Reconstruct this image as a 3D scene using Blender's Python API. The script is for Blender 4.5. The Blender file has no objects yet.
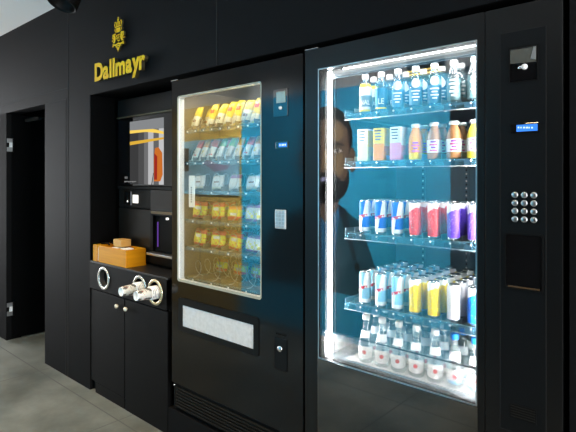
import bpy, bmesh, math, random
from mathutils import Vector, Matrix
random.seed(7)
sc = bpy.context.scene
COL = sc.collection
PI = math.pi

# ------------------------------------------------------------------ materials
def mat(name, col, rough=.5, metal=0, ior=1.5, emit=None, es=0, spec=None, noise=0, nscale=20, bump=0):
    m = bpy.data.materials.new(name); m.use_nodes = True
    nt = m.node_tree; b = nt.nodes['Principled BSDF']
    b.inputs['Base Color'].default_value = (*col, 1)
    b.inputs['Roughness'].default_value = rough
    b.inputs['Metallic'].default_value = metal
    b.inputs['IOR'].default_value = ior
    if spec is not None: b.inputs['Specular IOR Level'].default_value = spec
    if emit:
        b.inputs['Emission Color'].default_value = (*emit, 1)
        b.inputs['Emission Strength'].default_value = es
    if noise or bump:
        tc = nt.nodes.new('ShaderNodeTexCoord')
        n = nt.nodes.new('ShaderNodeTexNoise'); n.inputs['Scale'].default_value = nscale
        n.inputs['Detail'].default_value = 6
        nt.links.new(tc.outputs['Object'], n.inputs['Vector'])
        if noise:
            mx = nt.nodes.new('ShaderNodeMix'); mx.data_type = 'RGBA'
            mx.inputs[6].default_value = (*[c*(1-noise) for c in col], 1)
            mx.inputs[7].default_value = (*[min(1, c*(1+noise)) for c in col], 1)
            nt.links.new(n.outputs['Fac'], mx.inputs[0]); nt.links.new(mx.outputs[2], b.inputs['Base Color'])
        if bump:
            bp = nt.nodes.new('ShaderNodeBump'); bp.inputs['Strength'].default_value = bump
            bp.inputs['Distance'].default_value = .002
            nt.links.new(n.outputs['Fac'], bp.inputs['Height']); nt.links.new(bp.outputs[0], b.inputs['Normal'])
    return m

def glassmat(name, tint, fac, rough=0.0, milk=0, mcol=(1,1,1)):
    """clear sheet: transparent + mirror coat (+ a little diffuse for milky plastics)"""
    m = bpy.data.materials.new(name); m.use_nodes = True
    nt = m.node_tree; nt.nodes.clear()
    o = nt.nodes.new('ShaderNodeOutputMaterial')
    t = nt.nodes.new('ShaderNodeBsdfTransparent'); t.inputs[0].default_value = (*tint, 1)
    g = nt.nodes.new('ShaderNodeBsdfGlossy'); g.inputs['Roughness'].default_value = rough
    mx = nt.nodes.new('ShaderNodeMixShader'); mx.inputs[0].default_value = fac
    nt.links.new(t.outputs[0], mx.inputs[1]); nt.links.new(g.outputs[0], mx.inputs[2])
    last = mx
    if milk:
        d = nt.nodes.new('ShaderNodeBsdfDiffuse'); d.inputs[0].default_value = (*mcol, 1)
        m2 = nt.nodes.new('ShaderNodeMixShader'); m2.inputs[0].default_value = milk
        nt.links.new(mx.outputs[0], m2.inputs[1]); nt.links.new(d.outputs[0], m2.inputs[2]); last = m2
    nt.links.new(last.outputs[0], o.inputs[0])
    return m

def emis(name, col, s):
    m = bpy.data.materials.new(name); m.use_nodes = True
    nt = m.node_tree; nt.nodes.clear()
    o = nt.nodes.new('ShaderNodeOutputMaterial'); e = nt.nodes.new('ShaderNodeEmission')
    e.inputs[0].default_value = (*col, 1); e.inputs[1].default_value = s
    nt.links.new(e.outputs[0], o.inputs[0]); return m

M = {}
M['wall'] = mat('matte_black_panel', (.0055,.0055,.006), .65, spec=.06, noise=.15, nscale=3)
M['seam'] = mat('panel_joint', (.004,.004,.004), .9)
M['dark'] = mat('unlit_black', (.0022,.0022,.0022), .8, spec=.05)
M['ceil'] = mat('white_ceiling_paint', (.8,.8,.8), .9)
M['plaster'] = mat('light_grey_plaster', (.72,.72,.71), .8, noise=.05, nscale=4)
M['body'] = mat('machine_black_lacquer', (.004,.004,.0045), .12, ior=1.45, spec=.34)
M['edge'] = mat('machine_black_edge', (.003,.003,.003), .5, spec=.1)
M['frame2'] = mat('satin_black_lacquer', (.005,.005,.005), .3, spec=.26)
M['blackglass'] = mat('black_printed_glass', (.004,.004,.0045), .03, ior=1.55)
M['panel'] = mat('satin_panel', (.0045,.005,.0055), .4, spec=.13)
M['recess'] = mat('recess_black', (.003,.003,.003), .6, spec=.1)
M['cab'] = mat('cabinet_black_laminate', (.004,.004,.0043), .55, spec=.08)
M['counter'] = mat('counter_black', (.012,.012,.013), .4, spec=.3)
M['chrome'] = mat('chrome', (.75,.75,.76), .15, 1)
M['steel'] = mat('brushed_steel', (.5,.5,.5), .35, 1)
M['gold'] = mat('golden_yellow_metal', (.86,.46,.0), .5, 0, spec=.15, noise=.08, nscale=60)
M['goldside'] = mat('dark_letter_side', (.03,.022,.006), .5)
M['bamboo'] = None
M['liner'] = mat('interior_liner', (.10,.19,.245), .5)  # blue tint carries part of the mural's mirrored blue
M['linerdark'] = mat('interior_dark_liner', (.016,.02,.02), .5)
M['linerbrown'] = mat('interior_brown_liner', (.13,.10,.06), .6)
M['liner_white'] = mat('interior_white_liner', (.7,.7,.7), .35)
M['tray'] = mat('shelf_tray', (.10,.16,.19), .3)
M['strip'] = glassmat('clear_price_strip', (.75,.85,.9), .10, .1, .12, (.2,.45,.55))
M['pricedark'] = mat('dark_price_ticket', (.03,.09,.14), .4)
M['pricewhite'] = mat('white_price_ticket', (.9,.9,.9), .5)
M['glass'] = glassmat('coated_window_glass', (.98,.985,.985), .115)
M['snackglass'] = glassmat('snack_window_glass', (.97,.98,.97), .16)
M['bottleglass'] = glassmat('bottle_glass', (.94,.985,.99), .12, .03, .10, (.85,.97,1))
M['pet'] = glassmat('blue_plastic_bottle', (.72,.90,.96), .08, .05, .10, (.35,.75,.98))
M['led'] = emis('led_white', (1,1,1), 110)
M['ledtop'] = emis('led_top', (.95,.98,1), 32)
M['ledwarm'] = emis('led_warm', (1,.93,.75), 45)
M['white'] = mat('white_plastic', (.85,.85,.85), .4)
M['offwhite'] = mat('pale_cap', (.9,.82,.75), .45)
M['whitepaper'] = mat('white_label_paper', (.88,.88,.88), .6)
M['blue'] = mat('bright_blue', (.02,.22,.75), .3, spec=.2)
M['cyan'] = mat('light_blue_print', (.15,.55,.85), .4)
M['pink'] = mat('pink_print', (.75,.12,.35), .4)
M['redprint'] = mat('red_print', (.7,.04,.05), .4)
M['purple'] = mat('purple_print', (.3,.05,.5), .4)
M['yellow'] = mat('yellow_plastic', (.95,.66,.005), .35, spec=.2)
M['orange'] = mat('orange_juice', (.95,.36,.005), .25, spec=.2)
M['brownj'] = mat('amber_drink', (.42,.20,.08), .25)
M['palegreen'] = mat('pale_green_drink', (.6,.72,.35), .3)
M['palepink'] = mat('pale_pink_drink', (.85,.35,.55), .3)
M['lemon'] = mat('lemon_drink', (.9,.75,.05), .3)
M['alu'] = mat('can_aluminium', (.8,.82,.84), .25, .8)
M['wire'] = mat('spiral_wire', (.42,.42,.40), .3, .6)
M['tubefront'] = emis('lamp_tube_front', (.9,.93,.95), .75)
M['lcd'] = emis('lcd_blue', (.05,.25,.95), 1.3)
M['lcdtext'] = emis('lcd_text', (.6,.8,1), 1.6)
M['white_led'] = emis('indicator_white', (1,.97,.9), 1.6)
M['purple_led'] = emis('indicator_purple', (.25,.1,.6), .5)
M['lamp'] = emis('lamp_face', (1,.93,.82), 20)
M['yellowtube'] = emis('yellow_light_tube', (1,.75,.1), 6)
M['cupglossy'] = None
M['brass'] = mat('champagne_ring', (.80,.68,.45), .25, .85)
M['ringsteel'] = mat('steel_ring', (.72,.72,.68), .2, .9)
M['knob'] = mat('pale_brass_knob', (.85,.78,.6), .3, .5)
M['gripe'] = mat('grille', (.010,.0095,.008), .5, spec=.1)

def glaremat():  # pale translucent haze that paints glare on the lower window
    m = bpy.data.materials.new('glare_haze'); m.use_nodes = True; nt = m.node_tree; nt.nodes.clear()
    o = nt.nodes.new('ShaderNodeOutputMaterial'); t = nt.nodes.new('ShaderNodeBsdfTransparent')
    tr = nt.nodes.new('ShaderNodeBsdfTranslucent'); tr.inputs[0].default_value = (.9,.92,.92,1)
    mx = nt.nodes.new('ShaderNodeMixShader'); mx.inputs[0].default_value = .125
    nt.links.new(t.outputs[0], mx.inputs[1]); nt.links.new(tr.outputs[0], mx.inputs[2]); nt.links.new(mx.outputs[0], o.inputs[0]); return m
M['glare'] = glaremat()
def nmath(nt, op, a, b=None, c=None):
    n = nt.nodes.new('ShaderNodeMath'); n.operation = op
    for i, v in enumerate((a, b, c)):
        if v is None: continue
        if hasattr(v, 'is_linked') or hasattr(v, 'links'): nt.links.new(v, n.inputs[i])
        else: n.inputs[i].default_value = v
    return n.outputs[0]
def nmix(nt, f, a, b):
    mx = nt.nodes.new('ShaderNodeMix'); mx.data_type = 'RGBA'
    nt.links.new(f, mx.inputs[0])
    for i, v in ((6, a), (7, b)):
        if isinstance(v, tuple): mx.inputs[i].default_value = (*v, 1)
        else: nt.links.new(v, mx.inputs[i])
    return mx.outputs[2]
def objxyz(nt):
    tc = nt.nodes.new('ShaderNodeTexCoord'); s = nt.nodes.new('ShaderNodeSeparateXYZ')
    nt.links.new(tc.outputs['Object'], s.inputs[0]); return tc, s

def floor_mat():
    m = mat('grey_stone_tile', (.3,.3,.3), .38); nt = m.node_tree; b = nt.nodes['Principled BSDF']
    tc, s = objxyz(nt)
    T = 1.09
    fx = nmath(nt, 'PINGPONG', nmath(nt, 'ADD', s.outputs[0], 2.61+T*20), T/2)
    fy = nmath(nt, 'PINGPONG', nmath(nt, 'ADD', s.outputs[1], .09+T*20), T/2)
    lx = nmath(nt, 'LESS_THAN', fx, .004); ly = nmath(nt, 'LESS_THAN', fy, .004)
    l = nmath(nt, 'MAXIMUM', lx, ly)
    n = nt.nodes.new('ShaderNodeTexNoise'); n.inputs['Scale'].default_value = 2.2; n.inputs['Detail'].default_value = 10
    n.inputs['Roughness'].default_value = .65
    nt.links.new(tc.outputs['Object'], n.inputs['Vector'])
    mr = nt.nodes.new('ShaderNodeMapRange'); mr.inputs[1].default_value = .36; mr.inputs[2].default_value = .64
    nt.links.new(n.outputs['Fac'], mr.inputs[0])
    base = nmix(nt, mr.outputs[0], (.09,.093,.078), (.20,.204,.178))
    c = nmix(nt, l, base, (.075,.075,.068))
    nt.links.new(c, b.inputs['Base Color'])
    r = nmath(nt, 'MULTIPLY_ADD', n.outputs['Fac'], .25, .28); nt.links.new(r, b.inputs['Roughness'])
    return m
M['floor'] = floor_mat()

def wood_mat(name, a, bb, sx, sz, rough=.45):
    m = mat(name, a, rough); nt = m.node_tree; b = nt.nodes['Principled BSDF']
    tc = nt.nodes.new('ShaderNodeTexCoord'); mp = nt.nodes.new('ShaderNodeMapping')
    mp.inputs['Scale'].default_value = (sx, sx, sz)
    n = nt.nodes.new('ShaderNodeTexNoise'); n.inputs['Scale'].default_value = 1; n.inputs['Detail'].default_value = 5
    nt.links.new(tc.outputs['Object'], mp.inputs[0]); nt.links.new(mp.outputs[0], n.inputs['Vector'])
    nt.links.new(nmix(nt, n.outputs['Fac'], a, bb), b.inputs['Base Color']); return m
M['bamboo'] = wood_mat('orange_bamboo', (.45,.155,.002), (.72,.30,.006), 6, 90, .45); M['bamboo'].node_tree.nodes['Principled BSDF'].inputs['Specular IOR Level'].default_value = .15
M['bamboolight'] = wood_mat('light_bamboo', (.50,.25,.05), (.70,.40,.11), 20, 60, .45)
M['woodwall'] = wood_mat('yellow_wood_wall', (.55,.37,.07), (.70,.49,.11), 3, 14, .5)
M['flap'] = mat('frosted_flap', (.62,.62,.64), .3, noise=.22, nscale=55, bump=.5)
M['cupprint'] = None

def can_mat(name, kind, c1, c2=(.82,.84,.87), red=True):
    """procedural printed can: object space, front is -Y"""
    m = mat(name, c1, .32, 0); nt = m.node_tree; b = nt.nodes['Principled BSDF']
    b.inputs['Specular IOR Level'].default_value = .2
    tc, s = objxyz(nt)
    x, z = s.outputs[0], nmath(nt, 'SUBTRACT', s.outputs[2], .066)
    if kind == 'quad':
        xs = nmath(nt, 'ADD', x, nmath(nt, 'MULTIPLY', z, -.14))
        f = nmath(nt, 'GREATER_THAN', nmath(nt, 'MULTIPLY', nmath(nt, 'ADD', xs, -.0055), z), 0)
        f2 = nmath(nt, 'GREATER_THAN', nmath(nt, 'ABSOLUTE', x), .0165)
        col = nmix(nt, f, c1, c2)
        col = nmix(nt, nmath(nt, 'MULTIPLY', nmath(nt, 'LESS_THAN', z, -.042), 1), col, c2)
    else:
        n = nt.nodes.new('ShaderNodeTexNoise'); n.inputs['Scale'].default_value = 55
        nt.links.new(tc.outputs['Object'], n.inputs['Vector'])
        zz = nmath(nt, 'ADD', z, nmath(nt, 'MULTIPLY', n.outputs['Fac'], .02))
        zz = nmath(nt, 'ADD', zz, nmath(nt, 'MULTIPLY', x, -.5))
        f = nmath(nt, 'GREATER_THAN', zz, .045)
        col = nmix(nt, f, c1, c2)
        # thin pale strokes of small print
        w = nt.nodes.new('ShaderNodeTexNoise'); w.inputs['Scale'].default_value = 260
        nt.links.new(tc.outputs['Object'], w.inputs['Vector'])
        pr = nmath(nt, 'MULTIPLY', nmath(nt, 'GREATER_THAN', w.outputs['Fac'], .66), nmath(nt, 'LESS_THAN', nmath(nt, 'ABSOLUTE', x), .013))
        col = nmix(nt, pr, col, c2)
    if red:
        n2 = nt.nodes.new('ShaderNodeTexNoise'); n2.inputs['Scale'].default_value = 170
        nt.links.new(tc.outputs['Object'], n2.inputs['Vector'])
        zr = nmath(nt, 'ADD', z, nmath(nt, 'MULTIPLY', x, -.25))
        inb = nmath(nt, 'LESS_THAN', nmath(nt, 'ABSOLUTE', zr), .0055)
        inx = nmath(nt, 'LESS_THAN', nmath(nt, 'ABSOLUTE', x), .019)
        f3 = nmath(nt, 'MULTIPLY', nmath(nt, 'MULTIPLY', inb, inx), nmath(nt, 'GREATER_THAN', n2.outputs['Fac'], .42))
        col = nmix(nt, f3, col, (.75,.03,.07))
    nt.links.new(col, b.inputs['Base Color'])
    return m
CANM = {
 'blue and silver': can_mat('can_blue_silver', 'quad', (.015,.10,.62)),
 'light blue and white': can_mat('can_light_blue', 'quad', (.30,.68,.90), (.88,.92,.95)),
 'red': can_mat('can_red', 'p', (.85,.03,.02), (.93,.75,.72), False),
 'purple': can_mat('can_purple', 'p', (.16,.08,.62), (.80,.80,.92), False),
 'yellow': can_mat('can_yellow', 'p', (.95,.70,.0), (.9,.9,.88), False),
 'white': can_mat('can_white', 'p', (.84,.85,.87), (.92,.92,.93), False),
 'plain blue': can_mat('can_plain_blue', 'p', (.01,.17,.80), (.8,.85,.95), False),
}
def cup_mat():
    m = mat('printed_paper_cup', (.85,.83,.78), .35); nt = m.node_tree; b = nt.nodes['Principled BSDF']
    tc = nt.nodes.new('ShaderNodeTexCoord')
    v = nt.nodes.new('ShaderNodeTexVoronoi'); v.inputs['Scale'].default_value = 70
    nt.links.new(tc.outputs['Object'], v.inputs['Vector'])
    n = nt.nodes.new('ShaderNodeTexNoise'); n.inputs['Scale'].default_value = 45
    nt.links.new(tc.outputs['Object'], n.inputs['Vector'])
    c = nmix(nt, nmath(nt, 'GREATER_THAN', n.outputs['Fac'], .50), (.80,.78,.72), (.12,.11,.10))
    c = nmix(nt, nmath(nt, 'LESS_THAN', v.outputs['Distance'], .16), c, (.65,.10,.06))
    nt.links.new(c, b.inputs['Base Color']); return m
M['cup'] = cup_mat()
def mural_mat():
    m = mat('cyan_mural_print', (.03,.45,.75), .5); nt = m.node_tree; b = nt.nodes['Principled BSDF']
    tc, s = objxyz(nt)
    n = nt.nodes.new('ShaderNodeTexNoise'); n.inputs['Scale'].default_value = 1.3; n.inputs['Detail'].default_value = 2
    nt.links.new(tc.outputs['Object'], n.inputs['Vector'])
    nt.links.new(nmix(nt, n.outputs['Fac'], (.01,.36,.72), (.05,.55,.85)), b.inputs['Base Color']); return m
M['mural'] = mural_mat()
M['skin'] = mat('printed_skin', (.13,.085,.058), .5)
M['skinlight'] = mat('printed_skin_light', (.22,.15,.08), .5)
M['hair'] = mat('printed_hair', (.004,.004,.005), .5)
M['jacket'] = mat('printed_denim', (.02,.10,.15), .5)
M['jacketline'] = mat('printed_denim_fold', (.006,.02,.035), .5)
M['shirt'] = mat('printed_shirt', (.02,.16,.35), .5)
M['skyposter'] = mat('pale_blue_poster', (.25,.55,.75), .5)
M['rose'] = mat('rose_print', (.27,.27,.42), .5)

# ------------------------------------------------------------------ mesh builder
class MB:
    def __init__(s): s.bm = bmesh.new(); s.mats = []
    def mi(s, m):
        m = M[m] if isinstance(m, str) else m
        if m not in s.mats: s.mats.append(m)
        return s.mats.index(m)
    def box(s, x0, x1, y0, y1, z0, z1, m, bev=0, seg=2):
        r = bmesh.ops.create_cube(s.bm, size=1)
        for v in r['verts']:
            v.co = Vector(((x0+x1)/2+v.co.x*(x1-x0), (y0+y1)/2+v.co.y*(y1-y0), (z0+z1)/2+v.co.z*(z1-z0)))
        fs = set(f for v in r['verts'] for f in v.link_faces); i = s.mi(m)
        for f in fs: f.material_index = i
        if bev:
            es = list(set(e for v in r['verts'] for e in v.link_edges))
            q = bmesh.ops.bevel(s.bm, geom=es, offset=bev, segments=seg, affect='EDGES', profile=.5)
            for f in q['faces']: f.material_index = i
        return s
    def lathe(s, prof, m, seg=20, c=(0,0,0), axis='z', ms=None, cap=True):
        """prof [(r,h)...]; ms: material per segment"""
        i = s.mi(m); rings = []
        for r, h in prof:
            ring = []
            for k in range(seg):
                a = 2*PI*k/seg; p = (r*math.cos(a), r*math.sin(a), h)
                if axis == 'y': p = (p[0], p[2], p[1])
                if axis == 'x': p = (p[2], p[0], p[1])
                ring.append(s.bm.verts.new(Vector(p)+Vector(c)))
            rings.append(ring)
        for j in range(len(rings)-1):
            mm = s.mi(ms[j]) if ms else i
            for k in range(seg):
                f = s.bm.faces.new((rings[j][k], rings[j][(k+1)%seg], rings[j+1][(k+1)%seg], rings[j+1][k]))
                f.material_index = mm; f.smooth = True
        if cap:
            for ring, mm in ((rings[0], s.mi(ms[0]) if ms else i), (rings[-1], s.mi(ms[-1]) if ms else i)):
                f = s.bm.faces.new(ring); f.material_index = mm
        return s
    def tube(s, pts, r, m, seg=6):
        i = s.mi(m); rings = []
        pts = [Vector(p) for p in pts]
        for j, p in enumerate(pts):
            d = (pts[min(j+1, len(pts)-1)]-pts[max(j-1, 0)]).normalized()
            u = d.cross(Vector((0,0,1)));
            if u.length < .01: u = d.cross(Vector((1,0,0)))
            u.normalize(); w = d.cross(u)
            rings.append([s.bm.verts.new(p+(u*math.cos(2*PI*k/seg)+w*math.sin(2*PI*k/seg))*r) for k in range(seg)])
        for j in range(len(rings)-1):
            for k in range(seg):
                f = s.bm.faces.new((rings[j][k], rings[j][(k+1)%seg], rings[j+1][(k+1)%seg], rings[j+1][k]))
                f.material_index = i; f.smooth = True
        s.bm.faces.new(rings[0]).material_index = i; s.bm.faces.new(rings[-1]).material_index = i
        return s
    def prism(s, pts, y0, y1, m, side=None):
        """polygon in XZ extruded along Y (front y0)"""
        i = s.mi(m); j = s.mi(side or m)
        a = [s.bm.verts.new((x, y0, z)) for x, z in pts]; b = [s.bm.verts.new((x, y1, z)) for x, z in pts]
        s.bm.faces.new(a).material_index = i; s.bm.faces.new(b[::-1]).material_index = j
        n = len(pts)
        for k in range(n):
            s.bm.faces.new((a[k], b[k], b[(k+1)%n], a[(k+1)%n])).material_index = j
        return s
    def ring(s, cx, cz, ro, ri, y0, y1, m, seg=32):
        i = s.mi(m); R = []
        for (r, y) in ((ri, y1), (ri, y0), ((ri*2+ro)/3, y0-.002), ((ri+2*ro)/3, y0-.002), (ro, y0), (ro, y1)):
            R.append([s.bm.verts.new((cx+r*math.cos(2*PI*k/seg), y, cz+r*math.sin(2*PI*k/seg))) for k in range(seg)])
        for j in range(6):
            A, B = R[j], R[(j+1) % 6]
            for k in range(seg):
                f = s.bm.faces.new((A[k], A[(k+1)%seg], B[(k+1)%seg], B[k])); f.material_index = i; f.smooth = True
        return s
    def frame(s, x0, x1, z0, z1, hx0, hx1, hz0, hz1, y0, y1, m, rc=0, hc=0, seg=5, inner=None):
        """rectangular plate with a rectangular (rounded) hole"""
        i = s.mi(m); ii = s.mi(inner or m)
        def rr(a0, a1, b0, b1, r):
            pts = []
            for cx, cz, st in ((a1-r, b1-r, 0), (a0+r, b1-r, 90), (a0+r, b0+r, 180), (a1-r, b0+r, 270)):
                for k in range(seg+1):
                    an = math.radians(st+90*k/seg); pts.append((cx+r*math.cos(an), cz+r*math.sin(an)))
            return pts
        O = rr(x0, x1, z0, z1, rc or .0005); I = rr(hx0, hx1, hz0, hz1, hc or .0005)
        n = len(O)
        V = [[s.bm.verts.new((x, y, z)) for x, z in P] for P, y in ((O, y0), (I, y0), (I, y1), (O, y1))]
        for j in range(4):
            A, B = V[j], V[(j+1) % 4]
            for k in range(n):
                s.bm.faces.new((A[k], A[(k+1)%n], B[(k+1)%n], B[k])).material_index = ii if j == 1 else i
        return s
    def grid(s, nx, nz, fn, m, mf=None, close=False):
        i = s.mi(m)
        V = [[s.bm.verts.new(fn(a/nx, b/nz)) for a in range(nx+1)] for b in range(nz+1)]
        for b in range(nz):
            for a in range(nx):
                f = s.bm.faces.new((V[b][a], V[b][a+1], V[b+1][a+1], V[b+1][a])); f.smooth = True
                f.material_index = s.mi(mf((a+.5)/nx, (b+.5)/nz)) if mf else i
        return s
    def build(s, name, parent=None, org=None, smooth=False):
        if org is None: org = wpos(parent) if parent else Vector((0,0,0))
        org = Vector(org)
        bmesh.ops.translate(s.bm, verts=s.bm.verts, vec=-org)
        bmesh.ops.recalc_face_normals(s.bm, faces=s.bm.faces)
        me = bpy.data.meshes.new(name); s.bm.to_mesh(me); s.bm.free()
        for m in s.mats: me.materials.append(m)
        o = bpy.data.objects.new(name, me); COL.objects.link(o)
        if parent: o.parent = parent; o.location = org - wpos(parent)
        else: o.location = org
        return o
def wpos(o):
    p = Vector((0,0,0))
    while o: p = p + o.location; o = o.parent
    return p
def tag(o, label=None, cat=None, group=None, kind=None):
    if label: o['label'] = label
    if cat: o['category'] = cat
    if group: o['group'] = group
    if kind: o['kind'] = kind
    return o
def thing(name, loc, label, cat, group=None):
    o = bpy.data.objects.new(name, None); COL.objects.link(o); o.location = loc
    o.empty_display_size = .05
    return tag(o, label, cat, group)
def copy_tree(o, parent=None):
    c = o.copy(); COL.objects.link(c); c.parent = parent
    for ch in o.children: copy_tree(ch, c)
    return c
def struct(mb, name): return tag(mb.build(name), kind='structure')
def wrap(verts, r, c=(0,0)):
    for v in verts:
        x, y, z = v.co; a = (x-c[0])/r; d = r + (c[1]-y)
        v.co = Vector((c[0]+d*math.sin(a), c[1]-d*math.cos(a), z))
def text_mesh(s, size, depth, mname, bold=0, xs=1.0, side=None):
    cu = bpy.data.curves.new('t', 'FONT'); cu.body = s; cu.size = size; cu.extrude = depth/2; cu.offset = bold
    cu.align_x = 'CENTER'; cu.resolution_u = 4
    o = bpy.data.objects.new('t', cu); COL.objects.link(o)
    dg = bpy.context.evaluated_depsgraph_get(); me = bpy.data.meshes.new_from_object(o.evaluated_get(dg))
    bpy.data.objects.remove(o)
    for v in me.vertices:
        x, y, z = v.co; v.co = Vector((x*xs, -z, y))     # stands in XZ, faces -Y
    me.materials.clear(); me.materials.append(M[mname])
    if side:
        me.materials.append(M[side])
        for p in me.polygons:
            if abs(p.normal.z) < .5 or True:
                pass
        me.update()
        for p in me.polygons:
            if p.normal.y > -.6 : p.material_index = 1
    return me

# ------------------------------------------------------------------ the room
CE = 2.60
b = MB()
b.box(-9, 2.4, -1.9, 3.0, -.05, 0, 'floor'); struct(b, 'floor')
b = MB(); b.box(-9, 2.4, -1.9, 3.0, CE, CE+.05, 'ceil'); struct(b, 'ceiling')
# machine-side wall: slabs around doorway and niches
b = MB()
W = .85
b.box(-9, -4.6, 0, .12, 1.924, CE, 'wall'); b.box(-9, -4.6, 0, .12, 0, 1.924, 'dark')
b.box(-4.6, -3.82, 0, .12, 1.924, CE, 'wall')                 # above doorway
b.box(-3.82, -3.124, 0, W, 0, CE, 'wall')                     # panel block between doorway and niche
b.box(-3.124, -.345, 0, W, 1.914, CE, 'wall')                 # lintel above the machines
b.box(-.345, 2.4, 0, W, 0, CE, 'wall')                        # right of the machines
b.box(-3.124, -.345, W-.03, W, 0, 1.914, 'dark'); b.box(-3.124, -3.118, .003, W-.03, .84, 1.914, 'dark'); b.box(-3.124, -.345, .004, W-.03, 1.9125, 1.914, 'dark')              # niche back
b.box(-2.262, -.345, .004, .10, 0, .150, 'wall')              # plinth under machines
struct(b, 'wall_back')
b = MB()                                                      # joints in the cladding
b.box(-4.9, -3.440, -.0012, .0, 1.995, 2.001, 'seam')
b.box(-3.443, -3.436, -.0012, .0, 0, CE, 'seam')
b.box(-3.82, -3.475, -.0012, .0, 1.921, 1.926, 'seam')
b.box(-3.476, -3.470, -.0012, .0, 0, 1.926, 'seam')
b.box(-1.86, -1.855, -.0012, .0, 1.914, CE, 'seam')
struct(b, 'trim_1')
b = MB(); b.box(-3.145, -3.092, .03, .09, 0, .10, 'seam'); 
struct(b, 'trim_2')
# side room behind doorway
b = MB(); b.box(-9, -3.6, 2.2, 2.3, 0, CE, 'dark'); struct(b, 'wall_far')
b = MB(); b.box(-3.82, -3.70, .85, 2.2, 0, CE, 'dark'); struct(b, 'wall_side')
# open door leaf seen edge-on, with hinges
d = thing('door_1', (-4.60, .01, 0), None, None); d['kind'] = 'structure'
b = MB(); b.box(-4.640, -4.597, .045, .80, .012, 1.915, 'dark', .003); b.build('door_leaf', d)
b = MB(); b.box(-4.606, -4.598, .0, .040, 0, 1.924, 'recess'); b.build('door_frame', d)
for z in (.26, 1.655):
    b = MB()
    b.box(-4.596, -4.590, .004, .050, z-.055, z-.018, 'steel', .001)
    b.box(-4.596, -4.586, .022, .046, z-.020, z+.022, 'white', .002)
    b.box(-4.596, -4.590, .004, .050, z+.020, z+.055, 'steel', .001)
    b.lathe([(.006,z-.06),(.006,z+.06)], 'edge', 10, (-4.588,.052,0))
    h = b.build('hinge', d, org=(-4.59,.02,z))
b = MB()   # door closer arm at the top of the opening
b.box(-4.58, -4.30, .14, .17, 1.86, 1.885, 'seam', .004)
b.build('door_closer', d)

# opposite side (seen mirrored in the glass fronts)
b = MB(); b.box(-9, 2.4, -1.9, -1.82, 0, CE, 'plaster'); struct(b, 'wall_front')
b = MB(); b.box(-4.95, -3.66, -1.82, -1.80, 0, 2.14, 'woodwall'); 
for k in range(1, 4): b.box(-4.95+k*.3225-.003, -4.95+k*.3225+.003, -1.801, -1.7985, 0, 2.14, 'seam')
struct(b, 'trim_3')
b = MB(); b.box(-1.49, 2.4, -1.82, -1.80, 0, 2.14, 'wall'); struct(b, 'trim_4')
b = MB(); b.box(-9, -8.92, -1.9, 3, 0, CE, 'plaster'); struct(b, 'wall_left')
# right end: unseen glazed opening, added to brighten ceiling and walls
b = MB(); b.frame(-1.9, .85, 0, CE, -1.75, -.15, .15, 2.45, 0, .08, 'plaster')
for v in b.bm.verts: v.co = Vector((2.40+v.co.y, v.co.x, v.co.z))
struct(b, 'wall_right')
b = MB(); b.box(2.42, 2.428, -1.76, -.14, .14, 2.46, glassmat('added_window_glass', (.97,.98,.98), .06)); struct(b, 'added_window')
b = MB(); b.box(2.40, 2.48, .85, 3.0, 0, CE, 'dark'); struct(b, 'wall_end')

# ------------------------------------------------------------------ mural, poster, wall lamp on the opposite wall
mu = thing('portrait_mural', (-2.57, -1.80, .02), 'cyan wall mural of a bearded man in denim jacket, mirrored in the glass', 'mural')
b = MB(); b.box(-3.655, -1.495, -1.82, -1.805, .03, 2.12, 'mural'); b.build('printed_panel', mu)
def flat(name, pts, mname, k):
    b = MB(); b.prism([(x, z) for x, z in pts], -1.805+.0012*k, -1.8055, mname); return b.build(name, mu)
def ell(cx, cz, rx, rz, n=28, p=1.0, a0=0, a1=2*PI):
    return [(cx+rx*math.cos(a0+(a1-a0)*i/(n if a1-a0>6.2 else n-1)), cz+rz*math.sin(a0+(a1-a0)*i/(n if a1-a0>6.2 else n-1))) for i in range(n)]
HX = -2.585
flat('jacket', [(HX-.75,.42),(HX-.72,.80),(HX-.55,1.0),(HX-.2,1.14),(HX+.14,1.14),(HX+.34,1.02),(HX+.50,.62),(HX+.52,.42)], 'jacket', 1)
flat('shirt', [(HX-.13,1.14),(HX+.14,1.14),(HX+.05,.42),(HX-.05,.42)], 'shirt', 2)
flat('jacket_lapel', [(HX+.12,1.16),(HX+.20,1.12),(HX+.30,.72),(HX+.275,.70),(HX+.14,1.08)], 'jacketline', 3)
flat('jacket_lapel', [(HX-.12,1.16),(HX-.20,1.12),(HX-.30,.72),(HX-.275,.70),(HX-.14,1.08)], 'jacketline', 3)
flat('neck', [(HX-.15,1.32),(HX+.14,1.32),(HX+.12,1.12),(HX-.02,1.0),(HX-.13,1.12)], 'skin', 3)
flat('ear', ell(HX+.262, 1.52, .035, .10), 'skin', 2)
flat('ear', ell(HX-.262, 1.52, .035, .10), 'skin', 2)
flat('hair', ell(HX+.0, 1.70, .265, .285), 'hair', 2)
flat('beard', ell(HX, 1.37, .235, .215), 'hair', 3)
flat('face', [(HX-.235,1.62),(HX-.215,1.78),(HX-.12,1.86),(HX,1.88),(HX+.12,1.86),(HX+.215,1.78),(HX+.235,1.62),(HX+.225,1.44),(HX+.18,1.34),(HX+.10,1.40),(HX,1.42),(HX-.10,1.40),(HX-.18,1.34),(HX-.225,1.44)], 'skin', 4)
flat('cheek', ell(HX+.13, 1.49, .06, .10), 'skinlight', 5)
flat('forehead_light', ell(HX+.12, 1.75, .06, .07), 'skinlight', 5)
flat('nose', [(HX-.02,1.62),(HX+.02,1.62),(HX+.055,1.46),(HX,1.44),(HX-.055,1.46)], 'skinlight', 6)
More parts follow.
